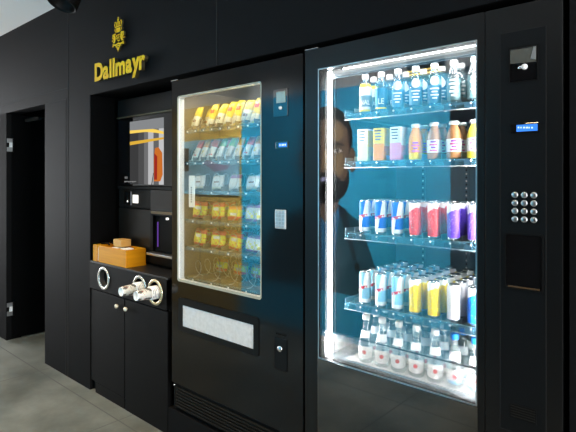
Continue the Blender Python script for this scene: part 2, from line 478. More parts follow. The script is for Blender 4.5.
for s_ in (-1, 1):
    flat('eyebrow', [(HX+s_*.05,1.65),(HX+s_*.11,1.675),(HX+s_*.19,1.65),(HX+s_*.19,1.635),(HX+s_*.11,1.655),(HX+s_*.05,1.635)], 'hair', 6)
    flat('eye', ell(HX+s_*.12, 1.60, .042, .017), 'whitepaper', 6)
    flat('iris', ell(HX+s_*.12, 1.60, .017, .017), 'hair', 7)
flat('mustache', [(HX-.12,1.385),(HX-.05,1.425),(HX,1.42),(HX+.05,1.425),(HX+.12,1.385),(HX+.06,1.39),(HX-.06,1.39)], 'hair', 6)
flat('lips', ell(HX, 1.365, .07, .020), 'rose', 6)
flat('collar_button', ell(HX+.31, .66, .022, .03), 'hair', 5)

po = thing('poster_board', (-4.1, -1.79, 1.2), 'pale blue poster board on the yellow wood wall, mirrored in the snack machine', 'poster')
b = MB(); b.box(-4.62, -3.68, -1.799, -1.785, 1.20, 1.78, 'skyposter'); b.build('board', po)
b = MB(); b.prism([(-4.25,1.53),(-4.15,1.57),(-4.0,1.52),(-3.80,1.50),(-3.86,1.46),(-4.05,1.44),(-4.12,1.48)], -1.7835, -1.7845, 'rose'); b.build('printed_shape', po)
b = MB(); b.box(-4.60, -4.48, -1.785, -1.74, 1.45, 1.70, 'edge', .004); b.build('black_box', po)
wl = thing('wall_lamp', (-1.66, -1.82, 2.15), 'black wall lamp with two yellow tubes, mirrored atop the drinks window', 'lamp')
b = MB(); b.box(-1.80, -1.54, -1.82, -1.74, 2.17, 2.32, 'recess', .004); b.build('lamp_body', wl)
for z in (2.13, 2.155):
    b = MB(); b.tube([(-1.80,-1.76,z),(-1.54,-1.76,z)], .006, 'yellowtube', 8); b.build('light_tube', wl)
    
# ------------------------------------------------------------------ ceiling spotlight over the sign
t = thing('ceiling_spotlight', (-2.90, -.25, CE), 'black cylindrical spotlight hanging from the white ceiling above the yellow sign', 'ceiling lamp')
b = MB(); b.lathe([(.05,CE),(.05,CE-.02)], 'edge', 24, (-2.90,-.25,0)); b.build('ceiling_plate', t)
b = MB(); b.lathe([(.012,CE-.02),(.012,CE-.09)], 'edge', 12, (-2.90,-.25,0)); b.build('stem', t)
b = MB(); b.lathe([(.02,.11),(.07,.11),(.084,.10),(.086,-.11),(.080,-.115),(.072,-.10),(.068,-.03),(.02,-.03)], 'edge', 32)
mt = Matrix.Translation((-2.88,-.25,2.475)) @ Matrix.Rotation(math.radians(-22), 4, 'X')
bmesh.ops.transform(b.bm, matrix=mt, verts=b.bm.verts); b.build('lamp_housing', t)
b = MB(); b.lathe([(.001,-.035),(.062,-.035)], emis('spot_bulb', (1,.9,.75), 3), 24)
bmesh.ops.transform(b.bm, matrix=mt, verts=b.bm.verts); b.build('bulb', t)

# ------------------------------------------------------------------ sign: word and crest
sg = thing('company_sign', (-2.76, 0, 2.03), 'raised golden yellow lettering on the black wall above the coffee niche', 'sign')
word = 'Dallmayr'
adv = {'D':.088,'a':.071,'l':.034,'m':.104,'y':.068,'r':.050}
x = -2.992; tot = sum(adv[c] for c in word); k = .562/tot
for i, c in enumerate(word):
    w = adv[c]*k
    me = text_mesh(c, .148, .022, 'gold', .0062, 1.0, 'goldside')
    xs = [v.co.x for v in me.vertices]; mid = (min(xs)+max(xs))/2; 
    z0 = 1.984
    for v in me.vertices: v.co.x -= mid
    o = bpy.data.objects.new('letter', me); COL.objects.link(o); o.parent = sg
    o.location = Vector((x+w/2, -.022, z0)) - sg.location
    x += w
# crest: crown with cross, two supporters around a shield, scroll and pendant
cr = thing('company_crest', (-2.762, 0, 2.14), 'small golden crest with crown and shield, raised on the black wall above the lettering', 'emblem')
def cpart(name, polys, y0=-.018, y1=-.006):
    b = MB()
    for P in polys: b.prism([(-2.740+px*.00155, 2.135+pz*.00098) for px, pz in P], y0, y1, 'gold', 'goldside')
    return b.build(name, cr)
def E(cx, cz, rx, rz, n=14): return ell(cx, cz, rx, rz, n)
cpart('crown', [
    [(-24,142),(24,142),(26,150),(-26,150)], [(-26,152),(-20,154),(-22,170),(-30,166)], [(26,152),(30,166),(22,170),(20,154)],
    [(-14,152),(-7,152),(-8,176),(-15,172)], [(14,152),(15,172),(8,176),(7,152)], [(-4,152),(4,152),(5,180),(-5,180)],
    E(0,186,6,6), [(-2,192),(2,192),(2,205),(-2,205)], [(-6,196),(6,196),(6,200),(-6,200)], E(-22,175,5,5), E(22,175,5,5)])
cpart('helmet', [[(-12,110),(12,110),(18,138),(-18,138)], [(-20,112),(-15,112),(-24,138),(-28,132)], [(15,112),(20,112),(28,132),(24,138)],
    E(-24,104,7,5), E(24,104,7,5)])
ring_l = [[(-30+dx,64),(-22+dx,60),(-19+dx,80),(-24+dx,98),(-32+dx,94)] for dx in (0,)]
cpart('supporter', [[(-31,60),(-22,56),(-17,78),(-22,100),(-33,94),(-37,78)], E(-36,100,7,7), [(-44,84),(-36,76),(-35,84),(-42,94)],
    [(-40,56),(-30,50),(-24,56),(-32,64)], E(-42,68,6,4)])
cpart('supporter', [[(31,60),(37,78),(33,94),(22,100),(17,78),(22,56)], E(36,100,7,7), [(44,84),(42,94),(35,84),(36,76)],
    [(40,56),(32,64),(24,56),(30,50)], E(42,68,6,4)])
cpart('shield', [[(-14,100),(14,100),(15,76),(8,60),(0,54),(-8,60),(-15,76)]], -.014, -.006)
cpart('shield_charge', [[(-9,95),(-2,95),(-2,82),(-9,82)], [(2,80),(9,80),(7,68),(2,62)], E(5,89,4,5), E(-5,72,4,5)], -.022, -.012)
cpart('scroll', [[(-42,44),(-34,36),(-18,32),(0,38),(18,32),(34,36),(42,44),(40,50),(30,44),(16,42),(0,48),(-16,42),(-30,44),(-40,50)],
    E(-38,34,6,6), E(38,34,6,6), [(-22,26),(-10,20),(0,28),(10,20),(22,26),(14,32),(-14,32)]])
cpart('pendant', [E(0,10,9,9), E(-9,20,5,5), E(9,20,5,5), [(-3,0),(3,0),(1,-8),(-1,-8)]])

# ------------------------------------------------------------------ coffee niche: cabinet
cb = thing('cabinet', (-2.71, .02, 0), 'low black cabinet with cup holders and two doors below the coffee machine', 'cabinet')
b = MB(); b.box(-3.085, -2.285, .035, .80, .0, .84-.012, 'cab', .002); b.build('carcass', cb)
b = MB(); b.box(-3.124, -2.262, .0, .82, .828, .840, 'counter', .002); b.build('counter', cb)
def holed(b, x0, x1, z0, z1, holes, y0, y1, m):
    cuts = sorted(holes); xs = [x0]
    for i in range(len(cuts)-1): xs.append((cuts[i][0]+cuts[i+1][0])/2)
    xs.append(x1)
    mi = b.mi(m)
    for i, (cx, cz, r) in enumerate(cuts):
        a0, a1 = xs[i], xs[i+1]; n = 32
        O = []; I = []
        for k in range(n):
            a = 2*PI*k/n+PI/4; c, s_ = math.cos(a), math.sin(a)
            tx = ((a1-cx) if c > 0 else (a0-cx))/c if abs(c) > 1e-6 else 1e9
            tz = ((z1-cz) if s_ > 0 else (z0-cz))/s_ if abs(s_) > 1e-6 else 1e9
            tt = min(tx, tz); O.append((cx+tt*c, cz+tt*s_)); I.append((cx+r*c, cz+r*s_))
        V = [[b.bm.verts.new((p, y, q)) for p, q in P] for P, y in ((O,y0),(I,y0),(I,y1))]
        for A, B in ((V[0],V[1]),(V[1],V[2])):
            for k in range(n): b.bm.faces.new((A[k],A[(k+1)%n],B[(k+1)%n],B[k])).material_index = mi
        # corner fills
        for ux, uz in ((a0,z0),(a1,z0),(a1,z1),(a0,z1)):
            best = sorted(range(n), key=lambda k: (O[k][0]-ux)**2+(O[k][1]-uz)**2)[0]
            nb = [(best+1)%n, (best-1)%n]
            for q in nb:
                if (abs(O[q][0]-O[best][0]) > 1e-6 and abs(O[q][1]-O[best][1]) > 1e-6):
                    cv = b.bm.verts.new((ux, y0, uz))
                    b.bm.faces.new((V[0][best], V[0][q], cv)).material_index = mi
HO = [(-2.942,.748,.056),(-2.531,.748,.056),(-2.375,.748,.056)]
b = MB(); holed(b, -3.124, -2.268, .665, .828, HO, -.002, .030, 'cab')
b.box(-3.124,-2.268,.0305,.0345,.665,.828,'recess'); b.build('drawer_front', cb)
for i, (cx, cz, r) in enumerate(HO):
    b = MB(); b.ring(cx, cz, .072, .055, -.006, .002, 'ringsteel' if i < 2 else 'brass'); rg = b.build('ring', cb, org=(cx,-.006,cz))
b = MB()   # hollow tube sleeve of the empty holder
b.lathe([(.0552,.030),(.0552,-.003)], 'steel', 32, (-2.942,0,.748), 'y', cap=False); b.build('sleeve', cb)
b = MB(); b.box(-3.120, -2.708, .004, .034, .07, .656, 'cab', .0015); dl = b.build('door', cb)
b = MB(); b.box(-2.700, -2.268, .004, .034, .0, .656, 'cab', .0015); dr = b.build('door', cb)
b = MB(); b.box(-3.062, -2.708, .005, .034, .0, .067, 'cab', .0015); b.build('plinth', cb)
for x, z, dd in ((-2.773,.604,dl), (-2.671,.604,dr)):
    b = MB(); b.lathe([(.004,.006),(.004,-.004),(.0125,-.006),(.0135,-.012),(.010,-.017),(.002,-.018)], 'knob', 18, (x,0,z), 'y'); b.build('knob', dd)
b = MB(); b.box(-3.124, -3.088, .036, .82, .10, .828, 'recess'); b.build('side_filler', cb)

# paper cups sticking out of the two right holders
def cupstack(x, n, lab, z=.748):
    c = thing('paper_cup_stack', (x, -.10, z-.03), lab, 'paper cups', 'cups in the cabinet holders')
    b = MB()
    # cup bottoms point to the viewer
    b.lathe([(.001,-.120),(.022,-.120),(.0245,-.124),(.0255,-.120),(.033,-.040)], 'cup', 28, (x,0,z), 'y', ms=['whitepaper','whitepaper','whitepaper','cup'])
    b.build('front_cup', c)
    for k in range(n):
        y = -.042+.010*k
        b = MB(); b.lathe([(.032,y),(.036,y+.001),(.037,y+.004),(.035,y+.009),(.032,y+.0095)], 'cup', 28, (x,0,z), 'y', ms=['whitepaper']*2+['cup']*2); b.build('nested_cup', c)
    return c
cupstack(-2.525, 6, 'stack of printed paper cups in the left of the two filled round holders')
cupstack(-2.372, 6, 'stack of printed paper cups in the rightmost round holder beside the snack machine')

# wooden box with block on the counter
wb = thing('wooden_box', (-2.93, .12, .84), 'orange bamboo box with compartments on the black counter', 'box')
b = MB()
x0, x1, y0, y1, z0, z1 = -3.100, -2.695, .008, .142, .840, .945
b.box(x0, x0+.055, y0, y1, z0, z1, 'bamboo', .002)
b.box(x0+.070, x1, y0, y0+.012, z0, z1, 'bamboo', .0015)
b.box(x0+.070, x1, y1-.012, y1, z0, z1, 'bamboo', .0015)
b.box(x0+.070, x0+.082, y0+.012, y1-.012, z0, z1, 'bamboo', .0015)
b.box(x1-.012, x1, y0+.012, y1-.012, z0, z1, 'bamboo', .0015)
b.box(x0+.082, x1-.012, y0+.012, y1-.012, z0, z0+.01, 'bamboo')
b.box(x0+.055, x0+.070, y0+.02, y1-.005, z0, z1-.01, 'bamboo'); b.build('case', wb)
b = MB(); b.box(x0+.0575, x0+.067, y0+.004, y0+.014, z0+.006, z1-.015, 'whitepaper', .001); b.build('card', wb)
b = MB(); b.box(x0+.16, x0+.172, y0+.012, y1-.012, z0+.01, z1-.006, 'bamboo'); b.build('divider', wb); b = MB(); b.box(x0+.25, x0+.262, y0+.012, y1-.012, z0+.01, z1-.006, 'bamboo'); b.build('divider', wb)
for i, (px, py) in enumerate(((.205,.06),(.295,.07))):
    o = MB().box(x0+px-.03, x0+px+.03, y0+py-.035, y0+py+.035, z0+.012, z1-.004, 'whitepaper', .008).build('sugar_packet_bundle', org=(x0+px, y0+py, z0+.012))
    tag(o, ('white sugar packets in the middle compartment of the bamboo box','white sugar packets in the right compartment of the bamboo box')[i], 'sugar packets', 'sugar packets in the bamboo box')
o = MB().box(-2.93, -2.835, .055, .125, .9455, .990, 'bamboolight', .003).build('wooden_block', org=(-2.90,.09,.9455))
for v in []: pass
tag(o, 'small light wooden block lying on top of the orange bamboo box', 'block')
o = MB(); o.tube([(-3.06,.045,.952),(-3.03,.07,.954),(-2.975,.055,.952)], .006, 'edge', 8); o.tube([(-3.065,.11,.952),(-2.975,.10,.952)], .006, 'edge', 8)
o = o.build('stirrer', org=(-3.03,.1,.946)); tag(o, 'black stirrers lying on the bamboo box beside the light block', 'stirrers')

# ------------------------------------------------------------------ coffee machine
cm = thing('coffee_machine', (-2.68, .15, .84), 'tall black coffee machine in the niche with reflections painted on its glossy screen', 'coffee machine')
b = MB(); b.box(-3.05, -2.30, .17, .78, .841, 1.885, 'edge', .004); b.build('housing', cm)
b = MB(); b.box(-3.05, -2.30, .152, .17, 1.775, 1.885, 'panel', .003); b.build('top_panel', cm)
b = MB(); b.box(-3.05, -2.30, .145, .170, 1.764, 1.773, mat('bronze_trim',(.10,.085,.05),.4,.5), .001); b.build('trim_bar', cm)
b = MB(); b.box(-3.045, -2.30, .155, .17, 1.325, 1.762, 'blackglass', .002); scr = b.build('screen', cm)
def sp(name, pts, m):   # room reflection painted as a glowing shape on the glass, in metres
    b = MB(); b.prism(pts, .1542, .1552, m); return b.build(name, scr)
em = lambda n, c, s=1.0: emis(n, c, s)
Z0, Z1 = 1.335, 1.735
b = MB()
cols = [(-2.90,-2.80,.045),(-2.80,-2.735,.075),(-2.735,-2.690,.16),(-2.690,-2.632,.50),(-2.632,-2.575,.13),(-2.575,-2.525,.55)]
for a0, a1, v in cols: b.prism([(a0,Z0),(a1,Z0),(a1,Z1-.04*0),(a0,Z1-.01)], .1545, .1552, em('reflection_grey_%d'%int(v*100), (v,v,v*1.02)))
b.prism([(-2.90,Z1-.055),(-2.525,Z1-.065),(-2.525,Z1),(-2.90,Z1)], .1540, .1548, em('reflection_pale', (.24,.25,.26)))
b.build('painted_reflection', scr)  # glowing columns painted in place of the mirrored room
sp('yellow_reflection', [(-2.90,Z1-.075),(-2.72,Z1-.075),(-2.60,Z1-.088),(-2.525,Z1-.10),(-2.525,Z1-.085),(-2.60,Z1-.068),(-2.72,Z1-.050),(-2.90,Z1-.048)], em('reflection_yellow', (1,.68,.12), 1.0))
sp('yellow_reflection', [(-2.90,Z1-.150),(-2.70,Z1-.140),(-2.525,Z1-.130),(-2.525,Z1-.118),(-2.70,Z1-.122),(-2.90,Z1-.128)], em('reflection_amber', (.95,.55,.06), .8))
b = MB(); b.prism([(-2.625,Z0+.02),(-2.56,Z0+.02),(-2.535,Z0+.06),(-2.54,Z0+.19),(-2.58,Z0+.225),(-2.615,Z0+.22),(-2.628,Z0+.15)], .1535, .1548, em('reflection_orange', (.75,.20,.03), .8))
b.prism([(-2.622,Z0+.03),(-2.592,Z0+.03),(-2.590,Z0+.17),(-2.622,Z0+.19)], .1530, .1540, em('reflection_red', (.42,.03,.02), .8)); b.build('red_reflection', scr)
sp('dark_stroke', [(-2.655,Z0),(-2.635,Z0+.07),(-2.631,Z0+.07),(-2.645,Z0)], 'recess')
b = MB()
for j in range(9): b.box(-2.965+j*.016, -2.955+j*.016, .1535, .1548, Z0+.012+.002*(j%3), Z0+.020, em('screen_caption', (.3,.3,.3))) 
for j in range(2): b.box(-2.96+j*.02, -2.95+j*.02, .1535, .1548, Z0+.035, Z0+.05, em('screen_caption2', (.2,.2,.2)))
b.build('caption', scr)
b = MB(); b.box(-3.045, -2.30, .150, .17, 1.305, 1.322, 'panel', .002); b.build('ledge', cm)
b = MB(); b.box(-3.04, -2.668, .158, .17, 1.185, 1.303, 'panel', .003); cpn = b.build('control_panel', cm)
b = MB(); b.box(-2.968, -2.885, .153, .158, 1.200, 1.290, 'blackglass', .002); b.build('reader_window', cpn)
b = MB(); b.box(-2.867, -2.805, .154, .158, 1.216, 1.268, 'white_led', .002); b.build('lit_button', cpn)
b = MB(); b.lathe([(.001,.1515),(.006,.1515),(.006,.153)], 'white_led', 12, (-2.925,0,1.225), 'y'); b.build('indicator', cpn)
b = MB(); b.box(-2.660, -2.30, .150, .17, 1.165, 1.303, 'blackglass', .004); b.box(-2.64,-2.32,.14,.152,1.160,1.176, mat('warm_trim',(.12,.09,.05),.3,.6), .002); b.build('spout_cover', cm)
b = MB(); b.frame(-2.660, -2.30, .86, 1.160, -2.635, -2.33, .93, 1.150, .152, .17, 'panel'); 
b.box(-2.635,-2.33,.168,.1695,.93,1.15,'recess'); b.build('cup_bay', cm)
b = MB(); b.tube([(-2.60,.164,.96),(-2.60,.164,1.11)], .004, 'purple_led', 8); b.build('purple_light', cm)
b = MB(); b.lathe([(.001,.148),(.007,.148),(.007,.160)], 'white_led', 14, (-2.487,0,1.135), 'y'); b.build('bay_light', cm)
b = MB(); b.box(-2.635, -2.33, .105, .168, .915, .930, 'steel', .003); b.build('drip_tray', cm)
b = MB(); b.box(-3.045, -2.668, .158, .17, .86, 1.178, 'frame2', .003); b.build('lower_panel', cm)

# ------------------------------------------------------------------ vending machine shells
def shell(name, root, x0, x1, z0, z1, ix0, ix1, iz0, iz1, depth, liner, linside):
    b = MB()
    b.box(x0, ix0-.004, .042, depth+.06, z0, z1, 'edge'); b.box(ix1+.004, x1, .042, depth+.06, z0, z1, 'edge')
    b.box(ix0-.004, ix1+.004, .042, depth+.06, iz1+.004, z1, 'edge'); b.box(ix0-.004, ix1+.004, .042, depth+.06, z0, iz0-.004, 'edge')
    b.box(ix0-.004, ix1+.004, depth+.004, depth+.06, iz0-.004, iz1+.004, 'edge')
    b.build('cabinet_body', root)
    b = MB()
    b.box(ix0-.004, ix1+.004, depth, depth+.004, iz0-.004, iz1+.004, liner); b.build('back_liner', root)
    b = MB()
    b.box(ix0-.004, ix0, .042, depth, iz0, iz1, linside); b.build('side_liner', root); b = MB(); b.box(ix1, ix1+.004, .042, depth, iz0, iz1, linside)
    b.build('side_liner', root)
    b = MB(); b.box(ix0-.004, ix1+.004, .042, depth, iz1, iz1+.004, liner); b.build('top_liner', root)
    b = MB(); b.box(ix0-.004, ix1+.004, .042, depth, iz0-.004, iz0, liner); b.build('floor_liner', root)

# ---------------- snack machine
sm = thing('snack_vending_machine', (-1.77, .02, .155), 'black vending machine with packaged snacks on spirals, left of the taller drinks machine', 'vending machine')
SX0, SX1, SZ0, SZ1 = -2.222, -1.316, .155, 1.885
shell('s', sm, SX0+.004, SX1-.004, SZ0+.01, SZ1-.005, -2.190, -1.520, .82, 1.845, .55, 'linerbrown', 'linerbrown')
b = MB(); b.frame(SX0, SX1, .300, SZ1, -2.169, -1.557, .843, 1.798, .0, .040, 'body', .006, .012, inner='white'); dr = b.build('door', sm)
b = MB(); b.frame(-2.172, -1.554, .838, 1.801, -2.163, -1.560, .850, 1.795, -.002, -.0005, mat('pale_window_gasket',(.34,.34,.28),.35), .014, .010); b.build('window_trim', dr)
b = MB(); b.box(-2.166, -1.560, .010, .016, .846, 1.795, 'snackglass'); b.build('window_glass', dr)
b = MB(); b.frame(-2.160, -1.570, .584, .756, -2.125, -1.602, .611, .720, -.004, .0, 'panel', .014, .002); b.build('flap_frame', dr)
b = MB(); b.box(-2.124, -1.603, -.002, .0, .612, .719, 'flap', .0005); b.build('delivery_flap', dr)
b = MB(); b.box(-1.479, -1.398, -.003, .0, 1.635, 1.752, 'blackglass', .001); ca = b.build('coin_unit', dr)
b = MB(); b.box(-1.461, -1.409, -.0045, -.003, 1.693, 1.742, mat('scoop',(.35,.33,.27),.25,.6), .001); b.build('coin_scoop', ca)
b = MB(); b.lathe([(.001,-.010),(.006,-.009),(.0075,-.003)], 'white', 16, (-1.437,0,1.672), 'y'); b.build('return_button', ca)
b = MB(); b.box(-1.466, -1.396, -.003, .0, 1.499, 1.530, 'blackglass', .001); di = b.build('display', dr)
b = MB(); b.box(-1.447, -1.402, -.004, -.003, 1.506, 1.523, 'lcd'); 
for j, w in enumerate((.006,.004,.008,.005,.006)): b.box(-1.443+j*.008, -1.443+j*.008+w*.8, -.0046, -.004, 1.511+.001*(j%2), 1.518, 'lcdtext')
b.build('lit_screen', di)
b = MB(); b.box(-1.468, -1.408, -.005, .0, 1.160, 1.240, mat('keypad_plate',(.55,.57,.58),.4,.3), .001); kp = b.build('keypad', dr)
for r in range(5):
    for c in range(3):
        b = MB(); b.box(-1.4645+c*.019, -1.4495+c*.019, -.0075, -.005, 1.1635+r*.0152, 1.1755+r*.0152, 'steel', .001); b.build('key', kp)
b = MB(); b.box(-1.474, -1.402, -.002, .0, .560, .695, 'panel', .003); lk = b.build('lock_plate', dr)
b = MB(); b.lathe([(.001,-.012),(.010,-.012),(.013,-.008),(.014,-.002)], 'chrome', 20, (-1.438,0,.652), 'y'); b.build('lock_knob', lk)
b = MB(); b.box(-1.466,-1.41,-.0035,-.002,.708,.714,'recess'); b.build('slot', dr)
b = MB(); b.box(-2.225, -2.168, -.004, .030, 1.886, 1.890, 'chrome', .001); b.build('hinge_bracket', sm)
b = MB(); b.box(SX0+.002, SX1-.002, .012, .040, .165, .294, 'recess'); 
for k in range(7): b.box(SX0+.03, SX1-.03, .002, .014, .178+k*.0155, .185+k*.0155, 'gripe', .001)
b.build('ventilation_grille', sm)
b = MB(); b.lathe([(.001,-.002),(.004,-.001),(.005,.012)], 'chrome', 10, (-2.205,0,.285), 'y'); b.build('screw', sm)
b = MB(); b.box(-1.532, -1.524, .046, .054, .88, 1.80, 'ledwarm'); b.build('light_strip', sm)
b = MB(); b.box(-2.15, -1.56, .050, .066, 1.832, 1.838, 'ledwarm'); b.build('top_light', sm)
b = MB(); b.box(-2.100, -2.052, .0175, .021, 1.225, 1.387, 'pricewhite', .001)
for j in range(7): b.box(-2.082, -2.074, .0168, .0176, 1.25+j*.012, 1.257+j*.012, 'panel')
b.build('service_label', sm)

SROW = [1.632, 1.465, 1.315, 1.164, 1.020, .859]
narrow = [-2.150+.0655*i for i in range(9)]
wide = [-2.105, -1.955, -1.828, -1.702, -1.582]
def spiral(x, z, r, parent, turns=7, y0=.052, pitch=.062):
    b = MB(); pts = []
    for k in range(turns*12+1):
        a = 2*PI*k/12 - PI/2
        pts.append((x+r*math.cos(a), y0+pitch*k/12, z+r+r*math.sin(a)+.003))
    b.tube(pts, .0017, 'wire', 5); return b.build('spiral', parent)
for ri, z in enumerate(SROW):
    cols_ = narrow if ri < 2 else wide
    b = MB(); b.box(-2.175, -1.530, .055, .53, z-.012, z-.006, M['linerdark'] if ri < 3 else M['linerbrown'], .001)
    for i in range(len(cols_)+1):
        xx = cols_[0]-(cols_[1]-cols_[0])/2 if i == 0 else (cols_[i-1]+(cols_[min(i,len(cols_)-1)]-cols_[i-1])/2 if i < len(cols_) else cols_[-1]+.035)
        b.box(max(xx,-2.176), max(xx,-2.176)+.0015, .056, .50, z-.006, z+.018, 'linerbrown')
    tr = b.build('tray', sm)
    b = MB(); b.box(-2.175, -1.530, .048, .052, z-.024, z-.004, 'strip', .0005); st = b.build('price_strip', tr)
    for i, x in enumerate(cols_):
        b = MB(); b.box(x-.012, x+.010, .0465, .0478, z-.021, z-.007, 'pricedark'); b.box(x-.004, x+.006, .0458, .0466, z-.018, z-.010, 'pricewhite'); b.build('price_label', st)
    for i, x in enumerate(cols_):
        spiral(x, z-.004, .029 if ri < 2 else .042, tr)

def bag(name, w, h, t, bands, front=None):
    """pillow pouch: bands = [(v limit, material)...] bottom to top"""
    b = MB()
    def mf(u, v):
        if front and front(u, v): return front(u, v)
        for lim, mm in bands:
            if v <= lim: return mm
        return bands[-1][1]
    def sh(sg):
        def fn(u, v):
            a = 1-(2*u-1)**2; c = 1-abs(2*v-1)**3.5
            y = sg*t/2*(max(a,0)**.5)*(max(c,0)**.6) + .0018*math.sin(u*17+v*9)*a*c
            pin = 1-.06*c*0 - .05*(1-c)
            return Vector(((u-.5)*w*pin, y, v*h))
        return fn
    b.grid(14, 18, sh(-1), bands[0][1], mf); b.grid(14, 18, sh(1), bands[0][1], mf)
    bmesh.ops.remove_doubles(b.bm, verts=b.bm.verts, dist=.0004)
    return b.build(name)
for n, c in (('foilgold',(.85,.55,.04)),('foilwhite',(.85,.85,.85)),('foilred',(.75,.06,.03)),('foilorange',(.9,.28,.02)),('foilgreen',(.08,.40,.10)),('foilyellow',(.95,.70,.03)),('foilbrown',(.28,.12,.04)),('foilpurple',(.35,.12,.35)),('foilpale',(.85,.78,.55))):
    M[n] = mat(n, c, .28, .1, noise=.45, nscale=55, bump=.6)
def hid(o):   # prototypes are used as the first instance
    return o
P = {}
P['goldwhite'] = bag('snack_bag', .054, .135, .030, [(.06,'foilgold'),(.36,'foilpale'),(1,'foilgold')], lambda u, v: 'foilred' if .58<v<.70 and .2<u<.8 else None)
P['whitegold'] = bag('snack_bag', .054, .130, .030, [(.12,'foilbrown'),(.58,'foilpale'),(1,'foilgold')], lambda u, v: 'foilbrown' if .30<v<.38 and .2<u<.8 else None)
P['bargreen'] = bag('snack_bar', .048, .120, .020, [(.60,'foilwhite'),(1,'foilgreen')], lambda u, v: 'foilbrown' if .2<v<.45 and .25<u<.5 else None)
P['barred'] = bag('snack_bar', .048, .122, .020, [(.62,'foilwhite'),(1,'foilred')], lambda u, v: 'foilred' if .2<v<.3 and .25<u<.8 else None)
P['barorange'] = bag('snack_bar', .048, .122, .020, [(.60,'foilwhite'),(1,'foilorange')], lambda u, v: 'foilgold' if .25<v<.45 and .25<u<.6 else None)
P['packwhite'] = bag('snack_pack', .085, .075, .026, [(.15,'foilpale'),(1,'foilwhite')], lambda u, v: 'foilbrown' if .42<v<.55 and .3<u<.7 else None)
P['packpurple'] = bag('snack_pack', .085, .078, .026, [(.7,'foilwhite'),(1,'foilpurple')])
P['sweetred'] = bag('sweet_bag', .100, .088, .034, [(.14,'foilred'),(.74,'foilyellow'),(1,'foilred')], lambda u, v: ('foilwhite' if (.3<u<.72 and .50<v<.66) else ('foilorange' if (int(u*9)+int(v*9))%3==0 and .14<v<.5 else None)))
P['sweetpale'] = bag('sweet_bag', .098, .088, .034, [(.14,'foilpurple'),(.76,'foilwhite'),(1,'foilpurple')], lambda u, v: 'foilyellow' if (int(u*8)+int(v*8))%3==0 and .14<v<.6 else None)
P['sweetlow'] = bag('sweet_bag', .098, .075, .034, [(.30,'foilred'),(.70,'foilyellow'),(1,'foilorange')], lambda u, v: 'foilwhite' if (.25<u<.75 and .36<v<.5) else None)
ORD = ['leftmost','second','third','fourth','fifth','sixth','seventh','eighth','rightmost']
DESC = {'goldwhite':'gold and white snack bag','whitegold':'white snack bag with yellow top','bargreen':'white snack bar with green end','barred':'white snack bar with red end',
 'barorange':'white snack bar with orange end','packwhite':'flat white snack pack','packpurple':'white snack pack with purple edge','sweetred':'yellow sweet bag with red header','sweetpale':'pale sweet bag with purple header','sweetlow':'low yellow and orange sweet bag'}
used = {}
def place_bag(kind, x, y, z, tilt, ci, n, row, depth):
    src = P[kind]
    if kind not in used: o = src; used[kind] = 1
    else: o = src.copy(); COL.objects.link(o)
    o.location = (x, y, z); o.rotation_euler = (math.radians(-tilt), math.radians(random.uniform(-4,4)+(5 if tilt > 19 else 0)), math.radians(random.uniform(-7,7)))
    on = ORD[ci] if ci < n-1 else 'rightmost'
    tag(o, f"{DESC[kind]}, {'front' if depth==0 else ('second' if depth==1 else 'back')} of {on} spiral, {row} row of snack machine", 'snack', f'snacks on the {row} row of the snack machine')
r1 = ['whitegold','whitegold','goldwhite','whitegold','goldwhite','goldwhite','whitegold','goldwhite','goldwhite']
r2 = ['barred','barorange','barred','bargreen','bargreen','barorange','barred','barorange','barorange']
for i, x in enumerate(narrow):
    for d_ in range(2):
        if i != 1 or d_: place_bag(r1[i], x, .085+.075*d_, SROW[0]+.001, 20, i, 9, 'top', d_)
        place_bag(r2[i], x, .085+.075*d_, SROW[1]+.001, 24, i, 9, 'second', d_)
for i, x in enumerate(wide):
    place_bag('packpurple' if i == 2 else 'packwhite', x, .085, SROW[2]+.001, 14, i, 5, 'third', 0)
    for d_ in range(2):
        place_bag('sweetpale' if i >= 3 else ('sweetlow' if i in (2,) else 'sweetred'), x, .088+.07*d_, SROW[3]+.001, 10, i, 5, 'fourth', d_)
        place_bag('sweetpale' if i >= 3 else 'sweetred', x, .088+.07*d_, SROW[4]+.001, 10, i, 5, 'fifth', d_)
    if i < 3: place_bag('sweetlow', x, .24, SROW[5]+.001, 10, i, 5, 'bottom', 2)

# ---------------- drinks machine
fm = thing('drinks_vending_machine', (-.83, .02, .155), 'tall black vending machine with brightly lit window full of cans and bottles', 'vending machine')
FX0, FX1, FZ0, FZ1 = -1.305, -.362, .155, 1.890
IX0, IX1, IZ0, IZ1, ID = -1.243, -.590, .655, 1.835, .62
shell('f', fm, FX0+.004, FX1-.004, FZ0+.01, FZ1-.005, IX0, IX1, IZ0, IZ1, ID, 'liner', 'linerdark')
b = MB(); b.frame(FX0, -.580, FZ0, FZ1, -1.233, -.607, .664, 1.804, .0, .040, 'frame2', .003, .002, inner='panel'); dr = b.build('door', fm)
b = MB(); b.frame(-1.237, -.603, .660, 1.808, -1.2325, -.6075, .6645, 1.8035, -.0015, .0, 'steel', .002, .002); b.build('window_trim', dr)
b = MB(); b.box(-1.231, -.609, .003, .009, .666, 1.802, 'glass'); b.build('window_glass', dr)
b = MB(); b.box(-1.237, -.600, -.004, .0, .175, .6600, mat('lower_black_glass', (.002,.002,.002), .03, ior=2.0), .001); b.build('lower_glass_panel', dr)
b = MB(); b.box(-.578, FX1, .0, .040, FZ0, FZ1, 'frame2', .002); sd = b.build('control_column', fm)
b = MB()
for e in ((-.534,-.5325,.617,1.812),(-.406,-.4045,.617,1.812)): b.box(e[0],e[1],-.001,.0,e[2],e[3],'seam')
for z in (.617,1.336,1.812): b.box(-.534,-.4045,-.001,.0,z-.0008,z+.0008,'seam' if z != 1.336 else 'gripe')
b.build('panel_joint', sd)
b = MB(); b.box(-.5325, -.406, -.0006, .0, .618, 1.811, 'panel'); b.build('control_panel', sd)
